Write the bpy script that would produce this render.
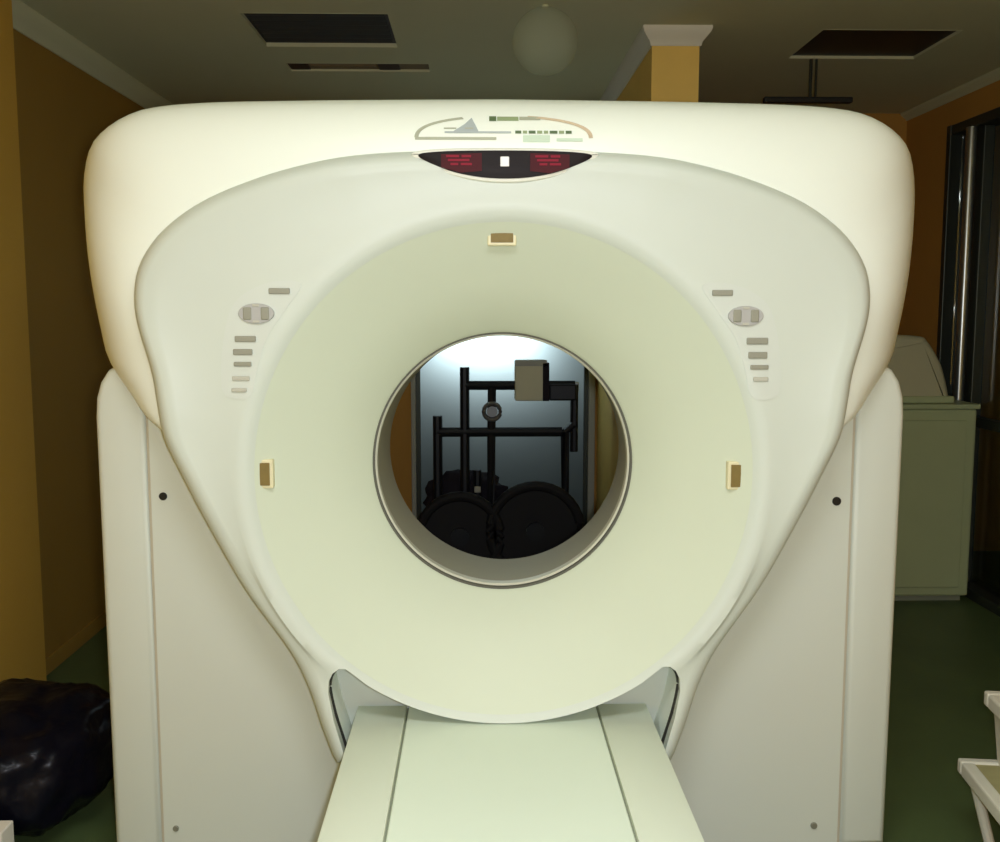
import bpy, bmesh, math, random
from mathutils import Vector, Matrix, noise
for o in list(bpy.data.objects): bpy.data.objects.remove(o)
S = bpy.context.scene
COL = S.collection
R = math.radians
random.seed(7)

# ---------------------------------------------------------------- camera, world, lights, exposure
cam_d = bpy.data.cameras.new('camera')
cam_d.sensor_width = 36.0; cam_d.lens = 36.0; cam_d.clip_start = 0.02
cam = bpy.data.objects.new('camera', cam_d); COL.objects.link(cam)
cam.location = (0, 0, 1.47)
cam.rotation_euler = (R(90 - 6.28), 0, R(-1.26))
S.camera = cam

w = bpy.data.worlds.new('world'); S.world = w; w.use_nodes = True
w.node_tree.nodes['Background'].inputs['Color'].default_value = (0.9, 1.0, 0.8, 1)
w.node_tree.nodes['Background'].inputs['Strength'].default_value = 0.03

def light(name, kind, loc, energy, color, size=0.1, rot=(0, 0, 0), size_y=None):
    d = bpy.data.lights.new(name, kind); d.energy = energy; d.color = color
    if kind == 'AREA':
        d.size = size
        if size_y: d.shape = 'RECTANGLE'; d.size_y = size_y
    else: d.shadow_soft_size = size
    o = bpy.data.objects.new(name, d); COL.objects.link(o); o.location = loc; o.rotation_euler = rot
    return o
FLASH_W, FILL_W = 84.0, 19.0
light('camera_flash', 'POINT', (0.05, 0.02, 1.485), FLASH_W, (0.94, 1.0, 1.12), 0.03)
light('store_lamp_glow', 'AREA', (0.05, 6.24, 1.345), 6.5, (0.90, 1.0, 1.0), 0.6, (R(-90), 0, 0), 0.12)
light('added_lamp_glow', 'AREA', (0.05, 0.85, 2.585), FILL_W, (0.94, 1.0, 1.12), 1.15, (0, 0, 0), 0.55)  # added fill light, out of view, for hood top and table

S.view_settings.view_transform = 'Standard'; S.view_settings.look = 'None'
S.view_settings.gamma = 1.0; S.view_settings.use_curve_mapping = False
S.view_settings.exposure = 0.17

# ---------------------------------------------------------------- materials
def mat(name, col, rough=0.5, metal=0.0, spec=0.5, var=0.0, scale=6.0, bump=0.0, bscale=60.0, coat=0.0,
        emit=None, estr=0.0, trans=0.0, alpha=1.0, ior=1.45):
    m = bpy.data.materials.new(name); m.use_nodes = True
    nt = m.node_tree; b = nt.nodes['Principled BSDF']
    b.inputs['Base Color'].default_value = (*col, 1)
    b.inputs['Roughness'].default_value = rough; b.inputs['Metallic'].default_value = metal
    b.inputs['Specular IOR Level'].default_value = spec; b.inputs['Coat Weight'].default_value = coat
    b.inputs['Transmission Weight'].default_value = trans; b.inputs['IOR'].default_value = ior
    b.inputs['Alpha'].default_value = alpha
    if emit:
        b.inputs['Emission Color'].default_value = (*emit, 1); b.inputs['Emission Strength'].default_value = estr
    tc = None
    if var or bump:
        tc = nt.nodes.new('ShaderNodeTexCoord')
    if var:
        n = nt.nodes.new('ShaderNodeTexNoise'); n.inputs['Scale'].default_value = scale; n.inputs['Detail'].default_value = 4
        nt.links.new(tc.outputs['Object'], n.inputs['Vector'])
        mx = nt.nodes.new('ShaderNodeMix'); mx.data_type = 'RGBA'
        mx.inputs['A'].default_value = (*[c * (1 - var) for c in col], 1)
        mx.inputs['B'].default_value = (*[min(1, c * (1 + var)) for c in col], 1)
        nt.links.new(n.outputs['Fac'], mx.inputs['Factor']); nt.links.new(mx.outputs['Result'], b.inputs['Base Color'])
    if bump:
        n2 = nt.nodes.new('ShaderNodeTexNoise'); n2.inputs['Scale'].default_value = bscale; n2.inputs['Detail'].default_value = 3
        nt.links.new(tc.outputs['Object'], n2.inputs['Vector'])
        bp = nt.nodes.new('ShaderNodeBump'); bp.inputs['Strength'].default_value = bump; bp.inputs['Distance'].default_value = 0.02
        nt.links.new(n2.outputs['Fac'], bp.inputs['Height']); nt.links.new(bp.outputs['Normal'], b.inputs['Normal'])
    return m

def frosted(name, col):
    m = bpy.data.materials.new(name); m.use_nodes = True; nt = m.node_tree
    nt.nodes.remove(nt.nodes['Principled BSDF']); out = nt.nodes['Material Output']
    t = nt.nodes.new('ShaderNodeBsdfTranslucent'); t.inputs['Color'].default_value = (*col, 1)
    d = nt.nodes.new('ShaderNodeBsdfDiffuse'); d.inputs['Color'].default_value = (*[c * 0.3 for c in col], 1)
    g = nt.nodes.new('ShaderNodeBsdfGlossy'); g.inputs['Roughness'].default_value = 0.25
    fr = nt.nodes.new('ShaderNodeFresnel'); fr.inputs['IOR'].default_value = 1.45
    a = nt.nodes.new('ShaderNodeMixShader'); a.inputs[0].default_value = 0.3
    b = nt.nodes.new('ShaderNodeMixShader')
    nt.links.new(t.outputs[0], a.inputs[1]); nt.links.new(d.outputs[0], a.inputs[2])
    nt.links.new(fr.outputs[0], b.inputs[0]); nt.links.new(a.outputs[0], b.inputs[1]); nt.links.new(g.outputs[0], b.inputs[2])
    nt.links.new(b.outputs[0], out.inputs[0]); return m

M = dict(
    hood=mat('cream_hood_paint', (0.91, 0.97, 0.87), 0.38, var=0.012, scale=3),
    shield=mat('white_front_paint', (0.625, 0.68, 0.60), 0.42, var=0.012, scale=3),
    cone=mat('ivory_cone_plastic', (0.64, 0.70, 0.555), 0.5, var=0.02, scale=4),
    cover=mat('grey_white_cover_paint', (0.64, 0.68, 0.60), 0.5, var=0.02, scale=3),
    table=mat('pale_green_white_table', (0.74, 0.83, 0.68), 0.45, var=0.015, scale=5),
    tableside=mat('ivory_table_rail', (0.75, 0.81, 0.66), 0.42, var=0.015, scale=5),
    gap=mat('painted_gap_shade', (0.02, 0.02, 0.015), 0.6),
    boregap=mat('bore_gap_shade', (0.10, 0.10, 0.075), 0.6),
    groove=mat('olive_groove', (0.26, 0.28, 0.20), 0.7),
    seam=mat('tan_seam', (0.50, 0.46, 0.35), 0.7),
    liner=mat('grey_bore_plastic', (0.34, 0.33, 0.24), 0.55, var=0.02),
    ring=mat('pale_bore_ring', (0.62, 0.62, 0.50), 0.35),
    black=mat('black_gloss', (0.010, 0.006, 0.006), 0.5, spec=0.2),
    redled=mat('red_readout', (0.035, 0.002, 0.004), 0.5, spec=0.2, emit=(0.55, 0.01, 0.03), estr=0.05),
    redlit=mat('red_digits', (0.10, 0.004, 0.010), 0.5, spec=0.2, emit=(0.7, 0.015, 0.06), estr=0.22),
    plainwhite=mat('plain_white', (0.9, 0.9, 0.9), 0.4),
    lens=mat('bezel_white', (0.82, 0.83, 0.72), 0.35),
    key=mat('grey_key', (0.30, 0.30, 0.235), 0.5),
    keypale=mat('pale_grey_key', (0.50, 0.50, 0.42), 0.5),
    dial=mat('lilac_grey_dial', (0.44, 0.44, 0.42), 0.45),
    pad=mat('keypad_film', (0.635, 0.685, 0.62), 0.4),
    amber=mat('amber_window', (0.21, 0.15, 0.04), 0.6, var=0.15, scale=60),
    amberframe=mat('window_frame_ivory', (0.76, 0.71, 0.46), 0.45),
    hole=mat('screw_black', (0.01, 0.01, 0.008), 0.5),
    scr=mat('screw_grey', (0.28, 0.28, 0.22), 0.4, metal=0.3),
    logo_blue=mat('emblem_slate_blue', (0.42, 0.48, 0.48), 0.5),
    logo_green=mat('emblem_dark_green', (0.10, 0.16, 0.07), 0.5),
    logo_mid=mat('emblem_mid_green', (0.30, 0.38, 0.20), 0.5),
    logo_teal=mat('emblem_pale_teal', (0.60, 0.74, 0.58), 0.5),
    logo_grey=mat('emblem_grey', (0.42, 0.44, 0.33), 0.5),
    logo_tan=mat('emblem_tan', (0.62, 0.50, 0.34), 0.5),
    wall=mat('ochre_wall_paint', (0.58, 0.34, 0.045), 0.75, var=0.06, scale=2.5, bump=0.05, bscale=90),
    wallshaded=mat('ochre_paint_shaded', (0.33, 0.185, 0.022), 0.75, var=0.08, scale=2.5),  # same ochre paint, darkened to hold the side wall's shade
    endlit=mat('ochre_paint_brightened', (0.86, 0.60, 0.15), 0.7, var=0.06, scale=8),  # same ochre, brightened to stand in for light on the partition end
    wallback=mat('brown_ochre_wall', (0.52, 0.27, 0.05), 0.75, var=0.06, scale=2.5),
    ceil=mat('dull_white_ceiling', (0.60, 0.61, 0.39), 0.85, var=0.06, scale=1.6, bump=0.04, bscale=70),
    crown=mat('white_plaster_moulding', (0.74, 0.74, 0.62), 0.6, var=0.03),
    floor=mat('dark_green_vinyl', (0.085, 0.125, 0.045), 0.42, var=0.22, scale=5),
    metalp=mat('brushed_aluminium', (0.42, 0.45, 0.43), 0.28, metal=0.9),
    darkframe=mat('dark_metal_frame', (0.05, 0.058, 0.045), 0.4, metal=0.5),
    glass=mat('dark_pane', (0.9, 0.95, 0.9), 0.03, trans=1.0),
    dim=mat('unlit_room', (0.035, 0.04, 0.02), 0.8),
    door=frosted('frosted_blue_glass', (0.50, 0.60, 0.64)),
    jamb=mat('grey_white_jamb', (0.42, 0.43, 0.36), 0.5),
    vent=mat('black_vent', (0.014, 0.016, 0.016), 0.45),
    louver=mat('louver_slate', (0.045, 0.05, 0.05), 0.35),
    ventbrown=mat('brown_dusty_vent', (0.20, 0.15, 0.07), 0.7, var=0.2, scale=12),
    globe=mat('translucent_orb', (0.80, 0.92, 0.72), 0.6, spec=0.1, trans=0.25, ior=1.1, alpha=0.17),
    bag=mat('black_plastic_bag', (0.003, 0.003, 0.007), 0.3, spec=0.16, bump=0.3, bscale=10),
    white=mat('white_card', (0.75, 0.72, 0.64), 0.6, var=0.03),
    stool=mat('white_enamel', (0.72, 0.70, 0.58), 0.4, var=0.03),
    mat_=mat('tan_rubber_tread', (0.36, 0.33, 0.15), 0.8, var=0.1, scale=30),
    cab=mat('beige_cabinet', (0.42, 0.48, 0.26), 0.55, var=0.05),
    cabtop=mat('grey_beige_cover', (0.50, 0.48, 0.30), 0.6, var=0.06),
    frame=mat('black_steel_tube', (0.012, 0.014, 0.018), 0.45, metal=0.2),
    beige=mat('beige_box', (0.74, 0.73, 0.52), 0.6),
    rubber=mat('black_tyre', (0.012, 0.012, 0.014), 0.7),
    purple=mat('dark_plum_cloth', (0.016, 0.013, 0.02), 0.9, var=0.3, scale=20),
    steelgrey=mat('dull_steel', (0.20, 0.21, 0.21), 0.4, metal=0.5),
    diff=mat('lamp_diffuser', (0.9, 0.9, 0.8), 0.5, emit=(1, 1, 0.8), estr=1.5),
)

# ---------------------------------------------------------------- mesh helpers (world coordinates in, local to the thing out)
ORG = {}
def link(name, bm, m, parent=None, smooth=False, sharp=35):
    org = ORG.get(parent.name, Vector((0, 0, 0))) if parent else None
    if org is None:                                    # a one-mesh thing: origin at its base
        lo = [min(v.co[i] for v in bm.verts) for i in range(3)]; hi = [max(v.co[i] for v in bm.verts) for i in range(3)]
        org = Vector(((lo[0] + hi[0]) / 2, (lo[1] + hi[1]) / 2, lo[2]))
        place = org
    else: place = Vector((0, 0, 0))
    bmesh.ops.recalc_face_normals(bm, faces=bm.faces)
    for v in bm.verts: v.co -= org
    me = bpy.data.meshes.new(name); bm.to_mesh(me); bm.free()
    if m: me.materials.append(m)
    if smooth:
        for p in me.polygons: p.use_smooth = True
        me.set_sharp_from_angle(angle=R(sharp))
    o = bpy.data.objects.new(name, me); COL.objects.link(o)
    o.location = place
    if parent: o.parent = parent
    ORG[o.name] = org
    return o
def thing(name, label, cat, loc, group=None):
    o = bpy.data.objects.new(name, None); COL.objects.link(o); o.location = loc; o.empty_display_size = 0.1
    ORG[o.name] = Vector(loc); return tag(o, label, cat, group)
def tag(o, label, cat, group=None):
    o['label'] = label; o['category'] = cat
    if group: o['group'] = group
    return o
def struct(o): o['kind'] = 'structure'; return o

def BM(): return bmesh.new()
def box(bm, lo, hi, bev=0.0, seg=2):
    vs = [bm.verts.new((x, y, z)) for x in (lo[0], hi[0]) for y in (lo[1], hi[1]) for z in (lo[2], hi[2])]
    fs = [bm.faces.new([vs[i] for i in f]) for f in ((0, 1, 3, 2), (4, 6, 7, 5), (0, 4, 5, 1), (2, 3, 7, 6), (0, 2, 6, 4), (1, 5, 7, 3))]
    if bev:
        es = list({e for f in fs for e in f.edges})
        bmesh.ops.bevel(bm, geom=es, offset=bev, segments=seg, affect='EDGES', profile=0.5)
    return bm
def prism(bm, poly, y0, y1, axis='y', bev=0.0, seg=2):
    def P(a, b, c): return {'y': (a, c, b), 'z': (a, b, c), 'x': (c, a, b)}[axis]
    A = [bm.verts.new(P(a, b, y0)) for a, b in poly]; B = [bm.verts.new(P(a, b, y1)) for a, b in poly]
    n = len(poly); fa = bm.faces.new(A); fb = bm.faces.new(B[::-1])
    fs = [fa, fb]
    for i in range(n): fs.append(bm.faces.new((A[i], B[i], B[(i + 1) % n], A[(i + 1) % n])))
    if bev:
        bmesh.ops.recalc_face_normals(bm, faces=fs)
        bmesh.ops.bevel(bm, geom=list(fa.edges), offset=bev, segments=seg, affect='EDGES', profile=0.5)
    return bm
def tube(bm, pts, r, n=10, closed=False):
    pts = [Vector(p) for p in pts]; rings = []
    for i, p in enumerate(pts):
        a = pts[i - 1] if (i > 0 or closed) else p; b = pts[(i + 1) % len(pts)] if (i < len(pts) - 1 or closed) else p
        t = (b - a).normalized(); u = t.cross(Vector((0, 0, 1)))
        if u.length < 1e-3: u = t.cross(Vector((0, 1, 0)))
        u.normalize(); v = t.cross(u)
        rr = r[i] if isinstance(r, (list, tuple)) else r
        rings.append([bm.verts.new(p + (u * math.cos(2 * math.pi * k / n) + v * math.sin(2 * math.pi * k / n)) * rr) for k in range(n)])
    m = len(rings)
    for i in range(m if closed else m - 1):
        a, b = rings[i], rings[(i + 1) % m]
        for k in range(n): bm.faces.new((a[k], a[(k + 1) % n], b[(k + 1) % n], b[k]))
    if not closed: bm.faces.new(rings[0]); bm.faces.new(rings[-1][::-1])
    return bm
def revolve(bm, prof, c, n=96, axis='y', closed=False):
    rings = []
    for k in range(n):
        a = 2 * math.pi * k / n; ca, sa = math.cos(a), math.sin(a)
        if axis == 'y': rings.append([bm.verts.new((c[0] + r * ca, h, c[1] + r * sa)) for r, h in prof])
        elif axis == 'x': rings.append([bm.verts.new((h, c[0] + r * ca, c[1] + r * sa)) for r, h in prof])
        else: rings.append([bm.verts.new((c[0] + r * ca, c[1] + r * sa, h)) for r, h in prof])
    m = len(prof)
    for k in range(n):
        a, b = rings[k], rings[(k + 1) % n]
        for i in range(m if closed else m - 1): bm.faces.new((a[i], a[(i + 1) % m], b[(i + 1) % m], b[i]))
    if not closed:
        for i in (0, m - 1):
            if prof[i][0] > 1e-6: bm.faces.new([rg[i] for rg in rings])
    bmesh.ops.remove_doubles(bm, verts=bm.verts, dist=1e-6)
    return bm
def sweep_h(bm, path, prof, z):
    """extrude a moulding profile (offset to the left of travel, drop) along a horizontal path with mitres"""
    pts = [Vector((*p, 0)) for p in path]; rings = []
    for i, p in enumerate(pts):
        d0 = (p - pts[i - 1]).normalized() if i else None; d1 = (pts[i + 1] - p).normalized() if i < len(pts) - 1 else None
        n0 = Vector((-d0.y, d0.x, 0)) if d0 else None; n1 = Vector((-d1.y, d1.x, 0)) if d1 else None
        if n0 and n1:
            mvec = (n0 + n1); mvec = mvec / max(0.2, mvec.dot(n0))
        else: mvec = n0 or n1
        rings.append([bm.verts.new(p + mvec * off + Vector((0, 0, z + dz))) for off, dz in prof])
    m = len(prof)
    for a, b in zip(rings, rings[1:]):
        for i in range(m): bm.faces.new((a[i], a[(i + 1) % m], b[(i + 1) % m], b[i]))
    bm.faces.new(rings[0]); bm.faces.new(rings[-1][::-1])
    return bm

# ---------------------------------------------------------------- the room
XL, XR, YF, YB, H = -1.76, 2.52, -1.2, 5.97, 2.62
T = 0.12
struct(link('floor', box(BM(), (XL - T, YF - T, -0.1), (3.6, YB + T, 0)), M['floor']))
HOLES = [(-0.925, -0.345, 4.05, 4.55), (1.42, 2.005, 4.23, 4.705), (-0.90, -0.225, 4.84, 5.00)]
bm = BM()
xs = sorted({XL - T, 3.6, *[h[0] for h in HOLES], *[h[1] for h in HOLES]}); ys = sorted({YF - T, YB + T, *[h[2] for h in HOLES], *[h[3] for h in HOLES]})
for xa, xb in zip(xs, xs[1:]):
    for ya, yb in zip(ys, ys[1:]):
        cx_, cy_ = (xa + xb) / 2, (ya + yb) / 2
        if not any(h[0] < cx_ < h[1] and h[2] < cy_ < h[3] for h in HOLES): box(bm, (xa, ya, H), (xb, yb, H + 0.1))
struct(link('ceiling', bm, M['ceil']))
struct(link('wall_left', box(BM(), (XL - T, YF, 0), (XL, YB, H)), M['wallshaded']))
struct(link('wall_front', box(BM(), (XL - T, YF - T, 0), (XR + T, YF, H)), M['wall']))
bm = BM(); box(bm, (XL - T, YB, 0), (-0.40, YB + T, H)); box(bm, (0.70, YB, 0), (3.6, YB + T, H)); box(bm, (-0.40, YB, 2.15), (0.70, YB + T, H))
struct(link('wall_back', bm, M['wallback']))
OY0, OY1, OZ = 3.3, 5.43, 2.45
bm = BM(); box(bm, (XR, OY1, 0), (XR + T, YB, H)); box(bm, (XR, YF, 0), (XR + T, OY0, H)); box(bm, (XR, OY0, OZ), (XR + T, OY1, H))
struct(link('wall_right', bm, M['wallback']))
# wall pier at the left edge of the view
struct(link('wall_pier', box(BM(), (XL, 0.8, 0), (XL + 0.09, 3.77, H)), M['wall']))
# partition wall whose end is seen above the gantry
PX0, PX1, PY = 0.715, 0.91, 4.22
struct(link('wall_partition', box(BM(), (PX0, PY, 0), (PX1, YB, H)), M['endlit']))
CP = [(0, -0.085), (0.008, -0.085), (0.014, -0.066), (0.03, -0.05), (0.052, -0.026), (0.058, -0.012), (0.058, 0), (0, 0)]
CPs = [(a * 0.75, b * 0.85) for a, b in CP]
struct(link('trim_1', sweep_h(BM(), [(XL, YB), (XL, 3.77)], CP, H), M['ceil'], smooth=True))
struct(link('trim_2', sweep_h(BM(), [(PX1, YB), (PX1, PY), (PX0, PY), (PX0, YB)], CPs, H), M['crown'], smooth=True))
struct(link('trim_3', sweep_h(BM(), [(XR, 0.5), (XR, YB)], [(a * 0.7, b * 0.5) for a, b in CP], H), M['ceil'], smooth=True))
struct(link('baseboard_left', box(BM(), (XL, 3.77, 0), (XL + 0.012, YB, 0.07), 0.004), M['wallshaded']))

# back door (steel, semi-gloss) with its frame
b = BM(); vs = [b.verts.new(p) for p in ((-0.345, YB + 0.015, 0.01), (0.635, YB + 0.015, 0.01), (0.635, YB + 0.015, 2.09), (-0.345, YB + 0.015, 2.09))]; b.faces.new(vs)
d = struct(link('door_1', b, M['door']))
# small lit room behind the frosted door
bm = BM(); box(bm, (-0.9, 6.30, 0), (1.2, 6.4, H)); box(bm, (-0.9, YB + T, 0), (-0.8, 6.30, H)); box(bm, (1.1, YB + T, 0), (1.2, 6.30, H))
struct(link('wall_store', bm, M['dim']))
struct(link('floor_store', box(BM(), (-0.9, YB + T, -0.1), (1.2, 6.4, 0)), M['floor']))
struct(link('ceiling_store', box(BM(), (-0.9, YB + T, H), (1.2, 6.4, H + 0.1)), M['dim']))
bm = BM(); box(bm, (-0.40, YB - 0.03, 0), (-0.372, YB + T, 2.15), 0.004); box(bm, (0.66, YB - 0.03, 0), (0.70, YB + T, 2.15), 0.004); box(bm, (-0.40, YB - 0.03, 2.11), (0.70, YB + T, 2.15), 0.004)
link('door_frame', bm, M['jamb'], d)
bm = BM(); box(bm, (-0.371, YB - 0.012, 0), (-0.346, YB + T, 2.11)); box(bm, (0.636, YB - 0.012, 0), (0.659, YB + T, 2.11)); link('door_stop', bm, M['darkframe'], d)
bm = BM(); box(bm, (0.545, YB - 0.05, 0.99), (0.60, YB - 0.004, 1.05), 0.006); tube(bm, [(0.572, YB - 0.045, 1.02), (0.45, YB - 0.045, 1.02)], 0.01); link('door_handle', bm, M['metalp'], d)

# right-hand glazed door: aluminium frame, two panes, dark room behind
d2 = struct(link('door_2', box(BM(), (XR + 0.075, OY0 + 0.06, 0.05), (XR + 0.083, 5.12, OZ - 0.06)), M['glass']))
link('door_pane', box(BM(), (XR + 0.05, 5.24, 0.05), (XR + 0.058, OY1 - 0.05, OZ - 0.06)), M['glass'], d2)
bm = BM()
box(bm, (XR - 0.012, OY1 - 0.045, 0), (XR + T, OY1, OZ), 0.004); box(bm, (XR - 0.012, OY0, 0), (XR + T, OY0 + 0.05, OZ), 0.004)
box(bm, (XR - 0.004, OY0, OZ - 0.05), (XR + T, OY1, OZ), 0.004); box(bm, (XR - 0.004, OY0, 0), (XR + T, OY1, 0.05), 0.004)
link('door_frame', bm, M['darkframe'], d2)
bm = BM(); tube(bm, [(XR - 0.005, 5.165, 0.05), (XR - 0.005, 5.165, OZ - 0.05)], 0.026, 24); 
link('door_stile', bm, M['metalp'], d2, True)
bm = BM(); box(bm, (XR + 0.03, 5.10, 0.05), (XR + 0.09, 5.27, OZ - 0.05), 0.004); link('door_mullion', bm, M['darkframe'], d2)
bm = BM(); box(bm, (XR + 0.02, OY0 + 0.05, 0.88), (XR + 0.07, 5.125, 0.93), 0.004); link('door_rail', bm, M['darkframe'], d2)
bm = BM(); box(bm, (3.5, OY0 - 0.4, 0), (3.6, YB, H)); box(bm, (XR + T, OY0 - 0.5, 0), (3.6, OY0 - 0.4, H))
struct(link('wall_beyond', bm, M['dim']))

# ---------------------------------------------------------------- ceiling fittings
def ceiling_panel(name, label, hole, inner, louvers, depth):
    x0, x1, y0, y1 = hole; g = 0.004
    t = thing(name, label, 'ceiling vent', ((x0 + x1) / 2, (y0 + y1) / 2, H)); t['group'] = 'ceiling vents'
    bm = BM()
    for lo, hi in (((x0, y0), (x1, y0 + g)), ((x0, y1 - g), (x1, y1)), ((x0, y0 + g), (x0 + g, y1 - g)), ((x1 - g, y0 + g), (x1, y1 - g))):
        box(bm, (*lo, H - 0.001), (*hi, H + depth))
    link('frame', bm, M['ceil'], t)
    link('backing', box(BM(), (x0, y0, H + depth), (x1, y1, H + depth + 0.01)), inner, t)
    for k in range(louvers):
        y = y0 + (k + 0.6) * (y1 - y0 - 0.05) / louvers
        b = BM(); prism(b, [(y - 0.016, H + depth), (y - 0.012, H + depth), (y + 0.014, H + depth - 0.012), (y + 0.010, H + depth - 0.012)], x0 + 0.02, x1 - 0.02, 'x')
        link('slat', b, M['louver'], t)
    return t
v1 = ceiling_panel('ceiling_vent', 'large dark louvered ceiling panel, left of the picture above the scanner', HOLES[0], M['vent'], 7, 0.016)
v3 = ceiling_panel('ceiling_vent', 'black square ceiling opening on the right, with a rod hanging from its corner', HOLES[1], M['vent'], 0, 0.012)
v2 = ceiling_panel('ceiling_vent', 'narrow brown ceiling grille with dark ends behind the large louvered panel', HOLES[2], M['ventbrown'], 0, 0.010)
for x0, x1 in ((-0.89, -0.80), (-0.47, -0.37)):
    link('opening', box(BM(), (x0, 4.85, H + 0.004), (x1, 4.985, H + 0.010)), M['vent'], v2)
link('slat', box(BM(), (-0.79, 4.905, H + 0.002), (-0.48, 4.925, H + 0.010)), M['ventbrown'], v2)
# rod with a dark bar hanging at the right
t = thing('hanging_bracket', 'thin metal rod hanging from the ceiling with a dark horizontal bar at its end', 'bracket', (1.525, 4.72, 2.44))
b = BM(); tube(b, [(1.535, 4.72, H), (1.535, 4.72, 2.445)], 0.008); tube(b, [(1.56, 4.72, H), (1.56, 4.72, 2.445)], 0.006)
link('rod', b, M['darkframe'], t)
link('bar', box(BM(), (1.32, 4.70, 2.425), (1.73, 4.74, 2.45), 0.005), M['vent'], t)
# translucent ball added to imitate the round glint of flash dust
t = thing('flash_orb', 'faint round flash orb, added as a translucent ball on the ceiling above the middle of the scanner', 'lamp', (0.258, 3.93, H))
b = BM(); revolve(b, [(0.0, 2.612 - 0.25)] + [(0.125 * math.sin(a), 2.612 - 0.125 - 0.125 * math.cos(a)) for a in [R(k) for k in range(8, 173, 8)]] + [(0.0, 2.612)], (0.258, 3.93), 40, 'z')
link('orb_ball', b, M['globe'], t, True)
b = BM(); revolve(b, [(0.012, H - 0.009), (0.012, H)], (0.258, 3.93), 24, 'z'); link('orb_cap', b, M['ceil'], t, True)
t = thing('wall_lamp', 'cool white wall lamp glowing behind the frosted door', 'lamp', (0.05, 6.3, 1.28))
link('housing', box(BM(), (-0.16, 6.255, 1.28), (0.26, 6.3, 1.42), 0.008), M['jamb'], t)
link('diffuser', box(BM(), (-0.14, 6.245, 1.29), (0.24, 6.256, 1.41), 0.002), M['diff'], t)
# unseen fill lamp added over the table foot to brighten the hood
t = thing('added_ceiling_light', 'added rectangular fill lamp, out of view above the foot of the table', 'lamp', (0.05, 0.85, H))
bm = BM()
for lo, hi in (((-0.60, 0.53), (0.70, 0.57)), ((-0.60, 1.13), (0.70, 1.17)), ((-0.60, 0.57), (-0.56, 1.13)), ((0.66, 0.57), (0.70, 1.13))): box(bm, (*lo, H - 0.03), (*hi, H), 0.004)
link('frame', bm, M['crown'], t)
link('diffuser', box(BM(), (-0.56, 0.57, H - 0.02), (0.66, 1.13, H - 0.012)), M['diff'], t)

# ---------------------------------------------------------------- CT scanner gantry
CX, CZ = 0.065, 1.071
def catmull(pts, n=10, closed=False):
    out = []; N = len(pts)
    for i in range(N if closed else N - 1):
        p0, p1, p2, p3 = (Vector(pts[(i - 1) % N] if (i or closed) else pts[0]), Vector(pts[i]), Vector(pts[(i + 1) % N]), Vector(pts[(i + 2) % N] if (closed or i + 2 < N) else pts[-1]))
        for k in range(n):
            t = k / n
            out.append(0.5 * ((2 * p1) + (p2 - p0) * t + (2 * p0 - 5 * p1 + 4 * p2 - p3) * t * t + (3 * p1 - p0 - 3 * p2 + p3) * t ** 3))
    if not closed: out.append(Vector(pts[-1]))
    return out
HOOD = [(0, 1.995), (.25, 1.993), (.50, 1.99), (.72, 1.985), (.86, 1.974), (.935, 1.953), (.99, 1.917), (1.026, 1.868), (1.042, 1.783), (1.04, 1.672), (1.03, 1.547),
        (1.011, 1.41), (.993, 1.333), (.964, 1.256), (.904, 1.14), (.82, .983), (.759, .85), (.672, .69), (.571, .542), (.482, .415), (.425, .315)]
SHIELD = [(0, 1.848), (.205, 1.846), (.36, 1.835), (.478, 1.813), (.597, 1.778), (.717, 1.727), (.808, 1.662), (.862, 1.592), (.882, 1.525), (.880, 1.449), (.85, 1.328), (.815, 1.225),
          (.762, 1.095), (.693, .958), (.611, .807), (.504, .641), (.432, .498), (.404, .33)]
KH = 0.988                                              # the silhouette turns at about Y = 2.47
LOW = [(.826, 1.166), (.784, 1.066), (.728, .947), (.642, .784), (.540, .633), (.492, .535), (.458, .430), (.425, .340)]   # shared lower edge
HOOD = [(x * KH, 1.47 + (z - 1.47) * KH) for x, z in HOOD[:13]] + [(.925, 1.255), (.885, 1.205), (.832, 1.163)] + [(x + .001, z) for x, z in LOW[1:]]
SHIELD = SHIELD[:11] + [(.840, 1.255)] + LOW
def outline(half):
    a = catmull(half, 12)
    full = [(p.x, p.y) for p in a] + [(-p.x, p.y) for p in a[::-1]][:-1]
    return full
def radial(poly, th):
    """distance from the axis to the outline in direction th (0 = +x, ccw)"""
    dx, dz = math.cos(th), math.sin(th); best = None
    n = len(poly)
    for i in range(n):
        x1, z1 = poly[i][0], poly[i][1] - CZ; x2, z2 = poly[(i + 1) % n][0], poly[(i + 1) % n][1] - CZ
        ex, ez = x2 - x1, z2 - z1; den = dx * ez - dz * ex
        if abs(den) < 1e-9: continue
        t = (x1 * ez - z1 * ex) / den; s = (x1 * dz - z1 * dx) / den
        if t > 0 and -1e-6 <= s <= 1 + 1e-6 and (best is None or t < best): best = t
    return best
PH, PS = outline(HOOD), outline(SHIELD)
NT = 288
TH = [2 * math.pi * k / NT for k in range(NT)]
RH = [radial(PH, a) for a in TH]; RS = [radial(PS, a) for a in TH]
RBORE, RC = 0.340, 0.622
Y_BORE, Y_LIP, Y_HOOD, Y_SIL = 2.62, 2.40, 2.428, 2.55
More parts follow.
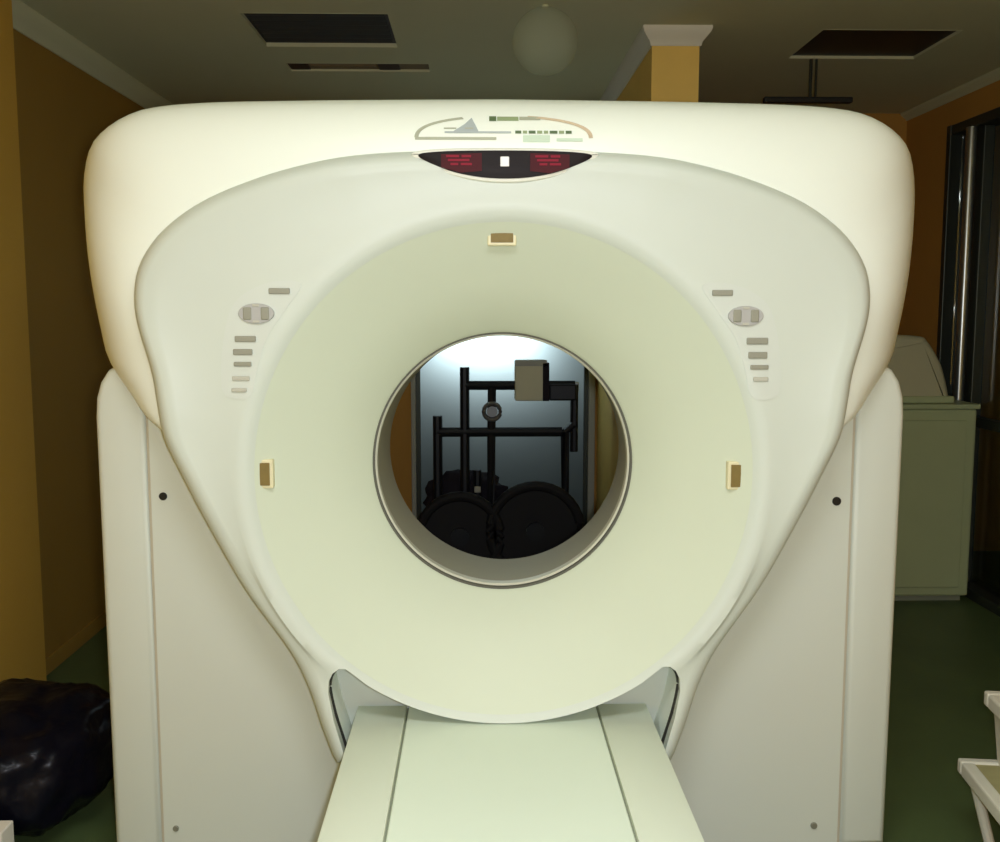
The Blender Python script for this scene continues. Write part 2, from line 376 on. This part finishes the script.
def shield_profile(rs):
    """(r, y) from the cone rim out to the shield's edge"""
    pr = [(RC - 0.012, 2.4182), (RC - 0.004, 2.4115), (RC + 0.006, 2.4065), (RC + 0.018, 2.4030), (RC + 0.032, 2.4015)]
    r0 = RC + 0.032; r1 = max(rs, RC + 0.050); rw = min(0.040, (r1 - r0) * 0.8); wide = min(1, max(0, (r1 - r0 - 0.05) / 0.15))
    for k in range(1, 9):
        s = k / 8; pr.append((r0 + (r1 - rw - r0) * s, 2.4015 + 0.006 * s * (1 - wide) - 0.024 * s * s * wide))
    ye = pr[-1][1]
    for k in range(1, 6):
        a = k / 5 * math.pi / 2
        pr.append((r1 - rw + rw * math.sin(a), ye + (0.026 + 0.026 * wide) * (1 - math.cos(a))))
    return pr
def shield_y(x, z):
    r = math.hypot(x - CX, z - CZ); th = math.atan2(z - CZ, x - CX) % (2 * math.pi)
    k = int(th / (2 * math.pi) * NT) % NT; pr = shield_profile(RS[k])
    for a, b in zip(pr, pr[1:]):
        if a[0] <= r <= b[0]: return a[1] + (b[1] - a[1]) * (r - a[0]) / (b[0] - a[0])
    return pr[-1][1]
def side_weight(rh, th):
    x, z = abs(rh * math.cos(th)), CZ + rh * math.sin(th)
    sm = lambda a, b, v: (lambda t: t * t * (3 - 2 * t))(min(1, max(0, (v - a) / (b - a))))
    return sm(0.80, 0.97, x) * sm(1.10, 1.36, z) * (1 - sm(1.76, 1.95, z))
def hood_profile(rs, rh, th):
    sw = side_weight(rh, th); rh = rh * (1 + 0.060 * sw); depth = (Y_SIL - Y_HOOD) * (1 - sw) + 0.32 * sw
    pr = []; r0 = rs - 0.03; w_ = rh - r0; e = min(1.0, w_ / 0.16); p = 2.2 + 1.0 * (1 - e) - 0.2 * sw
    for k in range(17):
        t = math.sin(k / 16 * math.pi / 2)
        pr.append((r0 + w_ * t, Y_HOOD + depth * (1 - (1 - t ** p) ** (1 / p))))
    return pr
def hood_y(x, z):
    r = math.hypot(x - CX, z - CZ); th = math.atan2(z - CZ, x - CX) % (2 * math.pi); k = int(th / (2 * math.pi) * NT) % NT
    pr = hood_profile(RS[k], RH[k], TH[k])
    for a, b in zip(pr, pr[1:]):
        if a[0] <= r <= b[0]: return a[1] + (b[1] - a[1]) * (r - a[0]) / (b[0] - a[0])
    return Y_HOOD
def polar_solid(rings_per_th):
    """closed torus-like solid: each angle carries the same number of (r, y) points forming a closed loop"""
    bm = BM(); rings = []
    for a, pr in zip(TH, rings_per_th):
        rings.append([bm.verts.new((CX + r * math.cos(a), y, CZ + r * math.sin(a))) for r, y in pr])
    m = len(rings[0])
    for k in range(NT):
        a, b = rings[k], rings[(k + 1) % NT]
        for i in range(m): bm.faces.new((a[i], a[(i + 1) % m], b[(i + 1) % m], b[i]))
    return bm
def boolean(o, cutter_bm):
    c = link('cutter', cutter_bm, None, None)
    md = o.modifiers.new('cut', 'BOOLEAN'); md.object = c; md.operation = 'DIFFERENCE'; md.solver = 'EXACT'
    bpy.context.view_layer.update()
    dg = bpy.context.evaluated_depsgraph_get()
    me = bpy.data.meshes.new_from_object(o.evaluated_get(dg)); o.modifiers.remove(md)
    old = o.data; o.data = me; me.name = o.name
    bpy.data.meshes.remove(old); cm = c.data; bpy.data.objects.remove(c); bpy.data.meshes.remove(cm)
    me.materials.clear(); me.materials.append(old_mat[0])
    for p in me.polygons: p.use_smooth = True
    me.set_sharp_from_angle(angle=R(40))
    return o
G = thing('ct_scanner', 'cream white CT scanner gantry with a round central bore', 'CT scanner', (CX, 2.8, 0))

# the opening for the table at the foot of the front
ARC_R = 0.628
notch = []
left = [(-.400 - 0.063, .10), (-.400 - 0.063 + .05, .376 - .06), (-.336 - 0.063, .376), (-.362 - 0.063, .46), (-.375 - 0.063, .525), (-.374 - .063, .556), (-.364 - 0.063, .577), (-.349 - 0.063, .587), (-.332 - .063, .586)]
arc0 = math.atan2(-(1.071 - .545), -.343); arc1 = -math.pi / 2
arc = [(ARC_R * math.cos(arc0 + (arc1 - arc0) * k / 20), CZ + ARC_R * math.sin(arc0 + (arc1 - arc0) * k / 20)) for k in range(21)]
half = left + arc
NOTCH = [(CX + x, z) for x, z in half] + [(CX - x, z) for x, z in half[::-1][1:]]
def notch_bm(): return prism(BM(), NOTCH, 2.2, 2.70)

shield_rings, hood_rings = [], []
for rs, rh, th in zip(RS, RH, TH):
    pr = shield_profile(rs)
    back = [(r, y + 0.03) for r, y in pr[::-1]]
    shield_rings.append(pr + back)
    hp = hood_profile(rs, rh, th); rh = hp[-1][0]
    hp = hp + [(rh * 1.0, hp[-1][1] + 0.06), (rh * 0.995, 3.02), (rh * 0.985, 3.10), (rh * 0.95, 3.16), (rh * 0.90, 3.19), (0.60, 3.20), (0.60, 2.48)]
    hood_rings.append(hp)
old_mat = [M['hood']]
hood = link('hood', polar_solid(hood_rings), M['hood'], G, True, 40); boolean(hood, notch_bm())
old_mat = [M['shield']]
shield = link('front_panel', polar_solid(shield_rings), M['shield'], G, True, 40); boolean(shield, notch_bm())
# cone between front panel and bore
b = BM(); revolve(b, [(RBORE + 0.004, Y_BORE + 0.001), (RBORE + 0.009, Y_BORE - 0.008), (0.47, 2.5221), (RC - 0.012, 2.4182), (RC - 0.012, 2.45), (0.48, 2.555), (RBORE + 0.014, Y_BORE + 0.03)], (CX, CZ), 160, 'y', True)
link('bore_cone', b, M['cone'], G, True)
b = BM(); revolve(b, [(RBORE - 0.001, Y_BORE + 0.004), (RBORE + 0.013, Y_BORE + 0.002), (RBORE + 0.013, Y_BORE + 0.022), (RBORE - 0.001, Y_BORE + 0.022)], (CX, CZ), 128, 'y', True)
link('bore_gap', b, M['boregap'], G, True)  # dark ring painted for the shadow gap round the bore
b = BM(); revolve(b, [(RBORE - 0.006, Y_BORE + 0.022), (RBORE - 0.002, Y_BORE + 0.018), (RBORE + 0.02, Y_BORE + 0.018), (RBORE + 0.02, Y_BORE + 0.05), (RBORE - 0.006, Y_BORE + 0.05)], (CX, CZ), 128, 'y', True)
link('bore_ring', b, M['ring'], G, True)
b = BM(); revolve(b, [(RBORE - 0.003, Y_BORE + 0.05), (RBORE - 0.003, 2.92), (0.55, 3.19), (0.60, 3.20), (0.60, 3.17), (RBORE + 0.03, 2.90), (RBORE + 0.03, Y_BORE + 0.05)], (CX, CZ), 128, 'y', True)
for v in b.verts: v.co.x += 0.014 * max(0, (v.co.y - Y_BORE - 0.05) / 0.27)
link('bore_liner', b, M['liner'], G, True)

# lower covers: a middle panel and two corner panels, parted by thin seams
XS = 0.905
hole = [(0.53 * math.cos(a), CZ + 0.53 * math.sin(a)) for a in [R(-k) for k in range(0, 181, 6)]]
poly = [(CX - XS, 0.03), (CX + XS, 0.03), (CX + XS, 1.33)] + [(CX + 0.53, 1.33)] + [(CX + x, z) for x, z in hole] + [(CX - 0.53, 1.33), (CX - XS, 1.33)]
bm = BM(); prism(bm, poly, 2.55, 3.14); link('lower_cover', bm, M['cover'], G)
for s in (-1, 1):
    px = lambda h: CX + s * h
    po = [(0.911, 0.03), (1.036, 0.03), (1.040, 1.20), (1.036, 1.25), (1.024, 1.29), (1.004, 1.32), (0.975, 1.337), (0.911, 1.34)]
    pts = [(px(h), z) for h, z in po]
    if s > 0: pts = pts[::-1]
    bm = BM(); prism(bm, pts, 2.548, 3.15, bev=0.018, seg=3)
    link('side_cover', bm, M['cover'], G, True)
    bm = BM(); box(bm, (min(px(0.904), px(0.912)), 2.553, 0.03), (max(px(0.904), px(0.912)), 3.1, 1.33)); link('cover_seam', bm, M['seam'], G)
bm = BM(); box(bm, (CX - 0.98, 2.60, 0.0), (CX + 0.98, 3.10, 0.05)); link('base', bm, M['groove'], G)

# dark seal at the table opening: the shade there is painted as a dark tube
for s in (-1, 1):
    pts = [(-.336 - 0.063, .372), (-.362 - 0.063, .46), (-.375 - 0.063, .525), (-.374 - .063, .556), (-.364 - 0.063, .577), (-.349 - 0.063, .587), (-.332 - .063, .586)] + arc[:7]
    sm = catmull([(a, c) for a, c in pts], 5); n = len(sm)
    rr = [0.0062 if i < n * 0.45 else 0.0052 * (1 - 0.55 * (i / n)) for i in range(n)]
    b = BM(); tube(b, [(CX - s * p.x * -1 if s < 0 else CX + p.x, 2.423, p.y) if s > 0 else (CX - p.x, 2.423, p.y) for p in sm], rr, 8)
    link('opening_shade', b, M['gap'], G, True)

# readout over the bore
def lens(sc=1.0, up=0.0):
    top = [(-.205, 1.829), (-.155, 1.840), (0, 1.843), (.155, 1.840), (.205, 1.829)]
    bot = [(.135, 1.797), (.065, 1.782), (0, 1.778), (-.065, 1.782), (-.135, 1.797)]
    c = catmull(top + bot, 6, True); cz = 1.815
    return [(CX + p.x * sc * (1 + up * 0.0), cz + (p.y - cz) * (sc + up)) for p in c]
b = BM(); prism(b, lens(1.07, 0.16)[::-1], 2.392, 2.44, bev=0.006); link('readout_bezel', b, M['lens'], G, True)
b = BM(); prism(b, lens(0.99)[::-1], 2.387, 2.40, bev=0.002); rd = link('readout', b, M['black'], G, True)
for x0, x1 in ((-0.150, -0.055), (0.058, 0.150)):
    pts = [(CX + x0, 1.833), (CX + x1, 1.836), (CX + x1, 1.795), (CX + (x0 + x1) / 2, 1.791 if x0 < 0 else 1.790), (CX + x0, 1.803)]
    if x0 > 0: pts = [(CX - x + CX, z) for x, z in [(CX + -x1, 1.833), (CX - x0, 1.836), (CX - x0, 1.795), (CX - (x0 + x1) / 2, 1.790), (CX - x1, 1.803)]]
    b = BM(); prism(b, pts, 2.3845, 2.389); link('display', b, M['redled'], rd)
    for dx, dz, ln in ((0.012, 0.026, 0.030), (0.048, 0.026, 0.022), (0.016, 0.017, 0.050), (0.022, 0.008, 0.018), (0.046, 0.008, 0.026)):   # glowing bars
        xa = CX + x0 + dx; b = BM(); box(b, (xa, 2.383, 1.800 + dz), (xa + ln, 2.385, 1.805 + dz)); link('glowing_bar', b, M['redlit'], rd)
b = BM(); box(b, (CX - 0.012, 2.382, 1.805), (CX + 0.009, 2.389, 1.828), 0.002); link('white_square', b, M['plainwhite'], rd)  # small white square in the middle of the readout
# emblem: a low arch over a base line, a blue peak and lines of lettering
em = None
def flat(name, pts, m, parent, out=0.003):
    """thin raised badge piece that follows the hood surface"""
    bm = BM(); F_, B_ = [], []
    for x, z in pts:
        y = hood_y(x, z); F_.append(bm.verts.new((x, y - out, z))); B_.append(bm.verts.new((x, y + 0.004, z)))
    n = len(pts); bm.faces.new(F_); bm.faces.new(B_[::-1])
    for i in range(n): bm.faces.new((F_[i], B_[i], B_[(i + 1) % n], F_[(i + 1) % n]))
    return link(name, bm, m, parent)
def rect(x0, x1, z0, z1, n=6):
    xs = [x0 + (x1 - x0) * k / n for k in range(n + 1)]
    return [(x, z0) for x in xs] + [(x, z1) for x in xs[::-1]]
EX = 0.0625
def arch(t): return (EX - 0.212 * math.cos(t), 1.877 + 0.058 * math.sin(t) ** 0.8)
def arch_strip(t0, t1, wd, n=18):
    a = [arch(t0 + (t1 - t0) * k / n) for k in range(n + 1)]
    return a + [(EX + (x - EX) * (1 - wd * 0.5), 1.877 + (z - 1.877) * (1 - wd)) for x, z in a[::-1]]
em = flat('emblem', arch_strip(R(1), R(62), 0.09), M['logo_grey'], G)
flat('emblem_arch', arch_strip(R(106), R(179), 0.09), M['logo_tan'], em)
flat('emblem_line', rect(-0.148, 0.045, 1.874, 1.880), M['logo_grey'], em)
flat('emblem_bar', rect(0.028, 0.045, 1.920, 1.932), M['logo_green'], em)
flat('emblem_bar', rect(0.047, 0.098, 1.921, 1.931), M['logo_mid'], em)
flat('emblem_bar', rect(0.100, 0.150, 1.923, 1.931), M['logo_grey'], em)
flat('emblem_peak', [(-0.062, 1.891), (0.004, 1.891), (-0.004, 1.908), (-0.014, 1.928), (-0.030, 1.912)], M['logo_blue'], em)
flat('emblem_wave', rect(-0.078, 0.080, 1.890, 1.894), M['logo_blue'], em)
x = 0.090
for wd in (0.014, 0.010, 0.016, 0.012, 0.010, 0.018, 0.012, 0.014):
    flat('letter', rect(x, x + wd, 1.8895, 1.896, 2), M['logo_green'] if wd > 0.013 else M['logo_mid'], em); x += wd + 0.004
flat('emblem_block', rect(0.108, 0.172, 1.869, 1.885), M['logo_teal'], em)
flat('emblem_block', rect(0.188, 0.250, 1.871, 1.878), M['logo_teal'], em)
for wd, xx in ((0.03, -0.08), (0.02, -0.03)): flat('emblem_dash', rect(xx, xx + wd, 1.900, 1.903, 2), M['logo_grey'], em)

# positioning-light windows around the cone rim
def surf_y(x, z):
    r = math.hypot(x - CX, z - CZ)
    if r < RC - 0.012: return 2.4182 + (RC - 0.012 - r) / (RC - 0.012 - 0.47) * (2.5221 - 2.4182)
    return shield_y(x, z)
def window(x, z, wx, wz):
    y = surf_y(x, z) - 0.006
    b = BM(); box(b, (x - wx / 2 - 0.008, y + 0.003, z - wz / 2 - 0.008), (x + wx / 2 + 0.008, y + 0.03, z + wz / 2 + 0.008), 0.004); f = link('light_window', b, M['amberframe'], G)
    b = BM(); box(b, (x - wx / 2, y, z - wz / 2), (x + wx / 2, y + 0.02, z + wz / 2), 0.001); link('pane', b, M['amber'], f)
window(0.0585, 1.648, 0.054, 0.028); window(-0.526, 1.073, 0.032, 0.056); window(0.643, 1.063, 0.032, 0.056)

# two arched keypads
def keypad(cx_, pts, dial, mir):
    film = catmull([(a, c) for a, c in pts_film(mir)], 6, True)
    bm = BM(); n = len(film); cen = sum((Vector(p) for p in film), Vector((0, 0))) / n; rings = []
    for q in (1.0, 1.0, 0.85, 0.7, 0.55, 0.4, 0.25, 0.1):           # a film that follows the front panel
        off = 0.004 if not rings else -0.002
        rings.append([bm.verts.new((cen.x + (p.x - cen.x) * q, shield_y(cen.x + (p.x - cen.x) * q, cen.y + (p.y - cen.y) * q) + off, cen.y + (p.y - cen.y) * q)) for p in film])
    for r0, r1 in zip(rings, rings[1:]):
        for i in range(n): bm.faces.new((r0[i], r0[(i + 1) % n], r1[(i + 1) % n], r1[i]))
    bm.faces.new(rings[-1])
    kp = link('keypad', bm, M['pad'], G, True)
    for (x, z, wd, ht, m) in pts:
        y = shield_y(x, z); b = BM(); box(b, (x - wd / 2, y - 0.007, z - ht / 2), (x + wd / 2, y + 0.003, z + ht / 2), 0.0025); link('button', b, m, kp)
    x, z = dial; y = shield_y(x, z)
    b = BM(); revolve(b, [(0.0, y - 0.008), (0.5, y - 0.008), (0.52, y - 0.005), (0.52, y + 0.003), (0.0, y + 0.003)], (0, 0), 40)
    for v in b.verts: v.co.x = x + v.co.x * 0.082; v.co.z = z + v.co.z * 0.046
    dl = link('dial', b, M['dial'], kp, True)
    for dx in (-0.021, 0.021):
        b = BM(); box(b, (x + dx - 0.010, y - 0.011, z - 0.015), (x + dx + 0.010, y - 0.004, z + 0.015), 0.003); link('dial_key', b, M['key'], dl)
    for dz in (-0.019, 0.019):
        b = BM(); box(b, (x - 0.008, y - 0.010, z + dz - 0.003), (x + 0.008, y - 0.004, z + dz + 0.003), 0.001); link('dial_key', b, M['keypale'], dl)
def pts_film(mir):
    L = [(-.42, 1.535), (-.50, 1.535), (-.575, 1.49), (-.605, 1.40), (-.612, 1.29), (-.590, 1.262), (-.545, 1.268), (-.525, 1.34), (-.50, 1.41), (-.455, 1.475)]
    return L if not mir else [(2 * CX - 0.012 - x, z - 0.004) for x, z in L]
k_, p_ = M['key'], M['keypale']
keypad(0, [(-.470, 1.517, .050, .014, k_), (-.553, 1.404, .050, .014, k_), (-.560, 1.373, .046, .014, k_), (-.561, 1.344, .042, .011, k_), (-.566, 1.310, .042, .011, p_), (-.571, 1.282, .036, .010, p_)], (-.525, 1.464), False)
keypad(0, [(.585, 1.513, .050, .014, k_), (.672, 1.398, .052, .016, k_), (.674, 1.364, .046, .016, k_), (.679, 1.335, .044, .011, k_), (.683, 1.306, .036, .011, p_)], (.642, 1.458), True)

# screws in the lower covers
def screw(x, z, r, m1):
    b = BM(); revolve(b, [(0.0, 2.545), (r, 2.545), (r * 1.15, 2.547), (r * 1.15, 2.552), (0.0, 2.552)], (x, z), 20); sc = link('screw', b, m1, G, True)
    return sc
screw(-0.809, 0.997, 0.009, M['hole']); screw(0.934, 0.977, 0.010, M['hole']); screw(0.905, 0.087, 0.008, M['scr']); screw(-0.808, 0.099, 0.007, M['scr'])

# ---------------------------------------------------------------- patient table
TZ = 0.440; TX = 0.062; HW = 0.379; GW = 0.247; TY0, TY1 = 0.45, 2.535
P = thing('patient_table', 'pale flat patient table running from the foreground into the scanner, with two dark grooves', 'table', (TX, 1.5, 0))
bm = BM(); box(bm, (TX - GW + 0.0025, TY0, TZ - 0.03), (TX + GW - 0.0025, TY1, TZ), 0.003); link('cradle', bm, M['table'], P)
for s in (-1, 1):
    a, b_ = sorted((TX + s * (GW + 0.0025), TX + s * HW))
    bm = BM(); box(bm, (a, TY0, TZ - 0.035), (b_, TY1, TZ + 0.001), 0.004)
    # a rounded outer shoulder
    link('side_rail', bm, M['tableside'], P, True)
    bm = BM(); a2, b2 = sorted((TX + s * (GW - 0.0025), TX + s * (GW + 0.0025))); box(bm, (a2, TY0 + 0.002, TZ - 0.03), (b2, TY1, TZ - 0.008)); link('groove', bm, M['groove'], P)
    bm = BM(); a3, b3 = sorted((TX + s * (HW - 0.03), TX + s * (HW - 0.01))); box(bm, (a3, TY0 + 0.02, 0.06), (b3, 2.54, TZ - 0.03), 0.004); link('side_skirt', bm, M['cover'], P)
bm = BM(); box(bm, (TX - 0.33, TY0 + 0.05, 0.0), (TX + 0.33, 2.50, 0.08), 0.006); link('base', bm, M['groove'], P)
bm = BM(); box(bm, (TX - 0.335, TY0 + 0.03, 0.08), (TX + 0.335, TY0 + 0.05, TZ - 0.04)); link('end_panel', bm, M['cover'], P)
bm = BM(); box(bm, (TX - 0.335, TY0 + 0.05, TZ - 0.06), (TX + 0.335, 2.53, TZ - 0.036)); link('deck', bm, M['groove'], P)

# ---------------------------------------------------------------- cabinet and covered machine at the right
C = thing('cabinet', 'beige floor cabinet standing behind the right side of the scanner by the glazed door', 'cabinet', (2.2, 5.12, 0))
bm = BM(); box(bm, (1.86, 4.9, 0.03), (2.485, 5.36, 0.985), 0.012); link('body', bm, M['cab'], C)
bm = BM(); box(bm, (1.845, 4.885, 0.985), (2.495, 5.37, 1.01), 0.006); link('top', bm, M['cab'], C)
bm = BM(); box(bm, (1.90, 4.93, 0.0), (2.46, 5.34, 0.03)); link('plinth', bm, M['groove'], C)
bm = BM(); box(bm, (1.875, 4.884, 0.08), (2.43, 4.902, 0.93), 0.004); dd = link('door', bm, M['cab'], C)
bm = BM(); tube(bm, [(1.92, 4.872, 0.55), (1.92, 4.872, 0.68)], 0.007); link('handle', bm, M['steelgrey'], dd)
V = thing('covered_machine', 'low humped machine under a grey beige cover standing on the beige cabinet', 'machine', (2.1, 5.12, 1.01))
prof = catmull([(1.86, 1.011), (1.86, 1.25), (1.90, 1.335), (2.00, 1.352), (2.20, 1.345), (2.25, 1.32), (2.315, 1.22), (2.345, 1.14), (2.365, 1.06), (2.37, 1.011)], 5)
bm = BM(); prism(bm, [(p.x, p.y) for p in prof], 4.95, 5.32, bev=0.03, seg=3); link('cover', bm, M['cabtop'], V, True)
bm = BM(); box(bm, (1.87, 4.94, 1.011), (2.385, 5.33, 1.045), 0.004); link('hem', bm, M['cab'], V)

# ---------------------------------------------------------------- two-step stool at lower right
SX, SY = 1.321, 2.616
ST = thing('step_stool', 'white two-step stool with tan treads on the floor at the right edge', 'stool', (SX, SY, 0))
ST.rotation_euler.z = R(-7)
def step(x0, x1, z):
    bm = BM()
    for lo, hi in (((x0, SY - 0.46), (x1, SY - 0.43)), ((x0, SY - 0.03), (x1, SY)), ((x0, SY - 0.43), (x0 + 0.035, SY - 0.03)), ((x1 - 0.03, SY - 0.43), (x1, SY - 0.03))): box(bm, (*lo, z - 0.04), (*hi, z), 0.006)
    s = link('step', bm, M['stool'], ST)
    bm = BM(); box(bm, (x0 + 0.035, SY - 0.43, z - 0.03), (x1 - 0.03, SY - 0.03, z - 0.006)); link('tread_mat', bm, M['mat_'], s)
step(SX, SX + 0.25, 0.245); step(SX + 0.06, SX + 0.36, 0.44)
for y in (SY - 0.43, SY - 0.03):
    b = BM(); tube(b, [(SX + 0.03, y, 0.22), (SX + 0.09, y, 0.0)], 0.014); link('leg', b, M['stool'], ST, True)
    b = BM(); tube(b, [(SX + 0.33, y, 0.41), (SX + 0.38, y, 0.0)], 0.016); link('leg', b, M['stool'], ST, True)
b = BM(); prism(b, [(SX + 0.10, 0.23), (SX + 0.115, 0.23), (SX + 0.095, 0.41), (SX + 0.08, 0.41)], SY - 0.44, SY - 0.02); link('riser', b, M['stool'], ST)

# ---------------------------------------------------------------- black bag and white carton at lower left
bm = BM(); bmesh.ops.create_icosphere(bm, subdivisions=5, radius=1.0)
for v in bm.verts:
    n = v.co.copy()
    q = Vector([math.copysign(abs(c) ** 0.72, c) for c in n])
    x, y, z = q.x * 0.315, q.y * 0.29, q.z
    z = 0.178 + 0.178 * z
    if z < 0.11: k = 1 - 0.22 * ((0.11 - z) / 0.11) ** 1.3; x *= k; y *= k
    wr = noise.noise(n * 3.1 + Vector((3, 1, 7))) * 0.022 + abs(noise.noise(n * 7.3)) * 0.018
    d_ = n.normalized()
    v.co = Vector((-1.345 + x * 0.85, 2.82 + y, max(0.002, z))) + Vector((d_.x, d_.y, d_.z if z > 0.05 else 0)) * wr
tag(link('rubbish_bag', bm, M['bag'], None, True, 180), 'bulging black plastic bag on the floor left of the scanner', 'bag')
bm = BM(); box(bm, (-1.33, 2.40, 0.0), (-1.196, 2.47, 0.17), 0.004)
tag(link('white_carton', bm, M['white']), 'small white carton on the floor in front of the black bag', 'carton')

# ---------------------------------------------------------------- wheeled frame seen through the bore
W = thing('equipment_trolley', 'black tubular wheeled equipment frame seen through the bore, in front of the blue grey door', 'trolley', (0.15, 5.45, 0))
Y = 5.45
def bar(name, pts, r=0.02, m='frame'):
    b = BM(); tube(b, pts, r, 10); return link(name, b, M[m], W, True)
bar('post', [(-0.073, Y, 0.10), (-0.073, Y, 1.165)], 0.026)
bar('post', [(-0.222, Y, 0.10), (-0.222, Y, 0.90)], 0.026)
bar('post', [(0.072, Y, 0.10), (0.072, Y, 0.74), (0.076, Y, 1.07)], 0.024)
bar('post', [(0.527, Y, 0.70), (0.527, Y, 1.07)], 0.022)
bar('post', [(0.478, Y, 0.10), (0.478, Y, 0.81), (0.527, Y, 0.85)], 0.026)
bar('crossbar', [(-0.073, Y, 1.066), (0.53, Y, 1.066)], 0.026)
bar('crossbar', [(-0.23, Y, 0.81), (0.46, Y, 0.81)], 0.027)
bar('crossbar', [(-0.24, Y, 0.13), (0.52, Y, 0.13)], 0.03)
b = BM(); box(b, (0.385, Y - 0.05, 0.985), (0.535, Y + 0.06, 1.075), 0.01); link('clamp', b, M['frame'], W)
b = BM(); tube(b, [(0.076 + 0.045 * math.cos(R(k)), Y - 0.03, 0.925 + 0.045 * math.sin(R(k))) for k in range(0, 360, 20)], 0.012, 8, True); hw = link('handwheel', b, M['steelgrey'], W, True)
b = BM(); revolve(b, [(0, Y - 0.045), (0.03, Y - 0.045), (0.03, Y - 0.01), (0, Y - 0.01)], (0.076, 0.925), 16); link('hub', b, M['steelgrey'], hw, True)
b = BM(); box(b, (0.20, Y - 0.06, 0.985), (0.372, Y + 0.05, 1.205), 0.008); cb = link('control_box', b, M['beige'], W)
b = BM(); box(b, (0.20, Y - 0.064, 1.175), (0.372, Y - 0.058, 1.207)); link('lid', b, M['jamb'], cb)
b = BM(); box(b, (0.350, Y - 0.064, 0.985), (0.385, Y + 0.02, 1.19)); link('bracket', b, M['purple'], cb)
def wheel(x, z, r, yy):
    b = BM(); tube(b, [(x + r * math.cos(R(k)), yy, z + r * math.sin(R(k))) for k in range(0, 360, 10)], 0.028, 10, True); wl = link('wheel', b, M['rubber'], W, True)
    b = BM(); revolve(b, [(0, yy - 0.03), (0.05, yy - 0.03), (0.05, yy + 0.03), (0, yy + 0.03)], (x, z), 20); link('hub', b, M['frame'], wl, True)
    b = BM(); revolve(b, [(0, yy - 0.008), (r - 0.02, yy - 0.008), (r - 0.02, yy + 0.008), (0, yy + 0.008)], (x, z), 36); link('wheel_disc', b, M['rubber'], wl, True)
    for k in range(6):
        a = R(60 * k + 12); b = BM(); tube(b, [(x, yy, z), (x + r * math.cos(a), yy, z + r * math.sin(a))], 0.006, 6); link('spoke', b, M['frame'], wl)
wheel(0.31, 0.278, 0.248, Y - 0.10); wheel(-0.10, 0.25, 0.22, Y - 0.10)
b = BM(); box(b, (-0.24, Y - 0.05, 0.12), (0.50, Y + 0.20, 0.30), 0.02); link('deck', b, M['frame'], W)
for x in (-0.20, 0.46):
    b = BM(); revolve(b, [(0, x - 0.02), (0.05, x - 0.02), (0.055, x), (0.05, x + 0.02), (0, x + 0.02)], (Y + 0.15, 0.06), 20, 'x'); link('caster', b, M['rubber'], W, True)
b = BM(); box(b, (-0.022, Y - 0.034, 0.478), (0.014, Y - 0.026, 0.512), 0.003)
b2 = bar('post', [(-0.004, Y - 0.004, 0.30), (-0.004, Y - 0.004, 0.60)], 0.022); link('label_plate', b, M['jamb'], b2)
# dark bundle lying on the frame
bm = BM(); bmesh.ops.create_icosphere(bm, subdivisions=4, radius=1.0)
for v in bm.verts:
    n = v.co.copy(); wr = 1 + 0.22 * noise.noise(n * 2.6) + 0.10 * noise.noise(n * 6)
    v.co = Vector((-0.06 + n.x * 0.235 * wr, Y + 0.125 + n.y * 0.08, max(0.303, 0.43 + n.z * 0.14 * wr)))
BU = tag(link('dark_bundle', bm, M['purple'], None, True, 180), 'dark plum bundle lying on the wheeled black frame behind the bore', 'bundle')
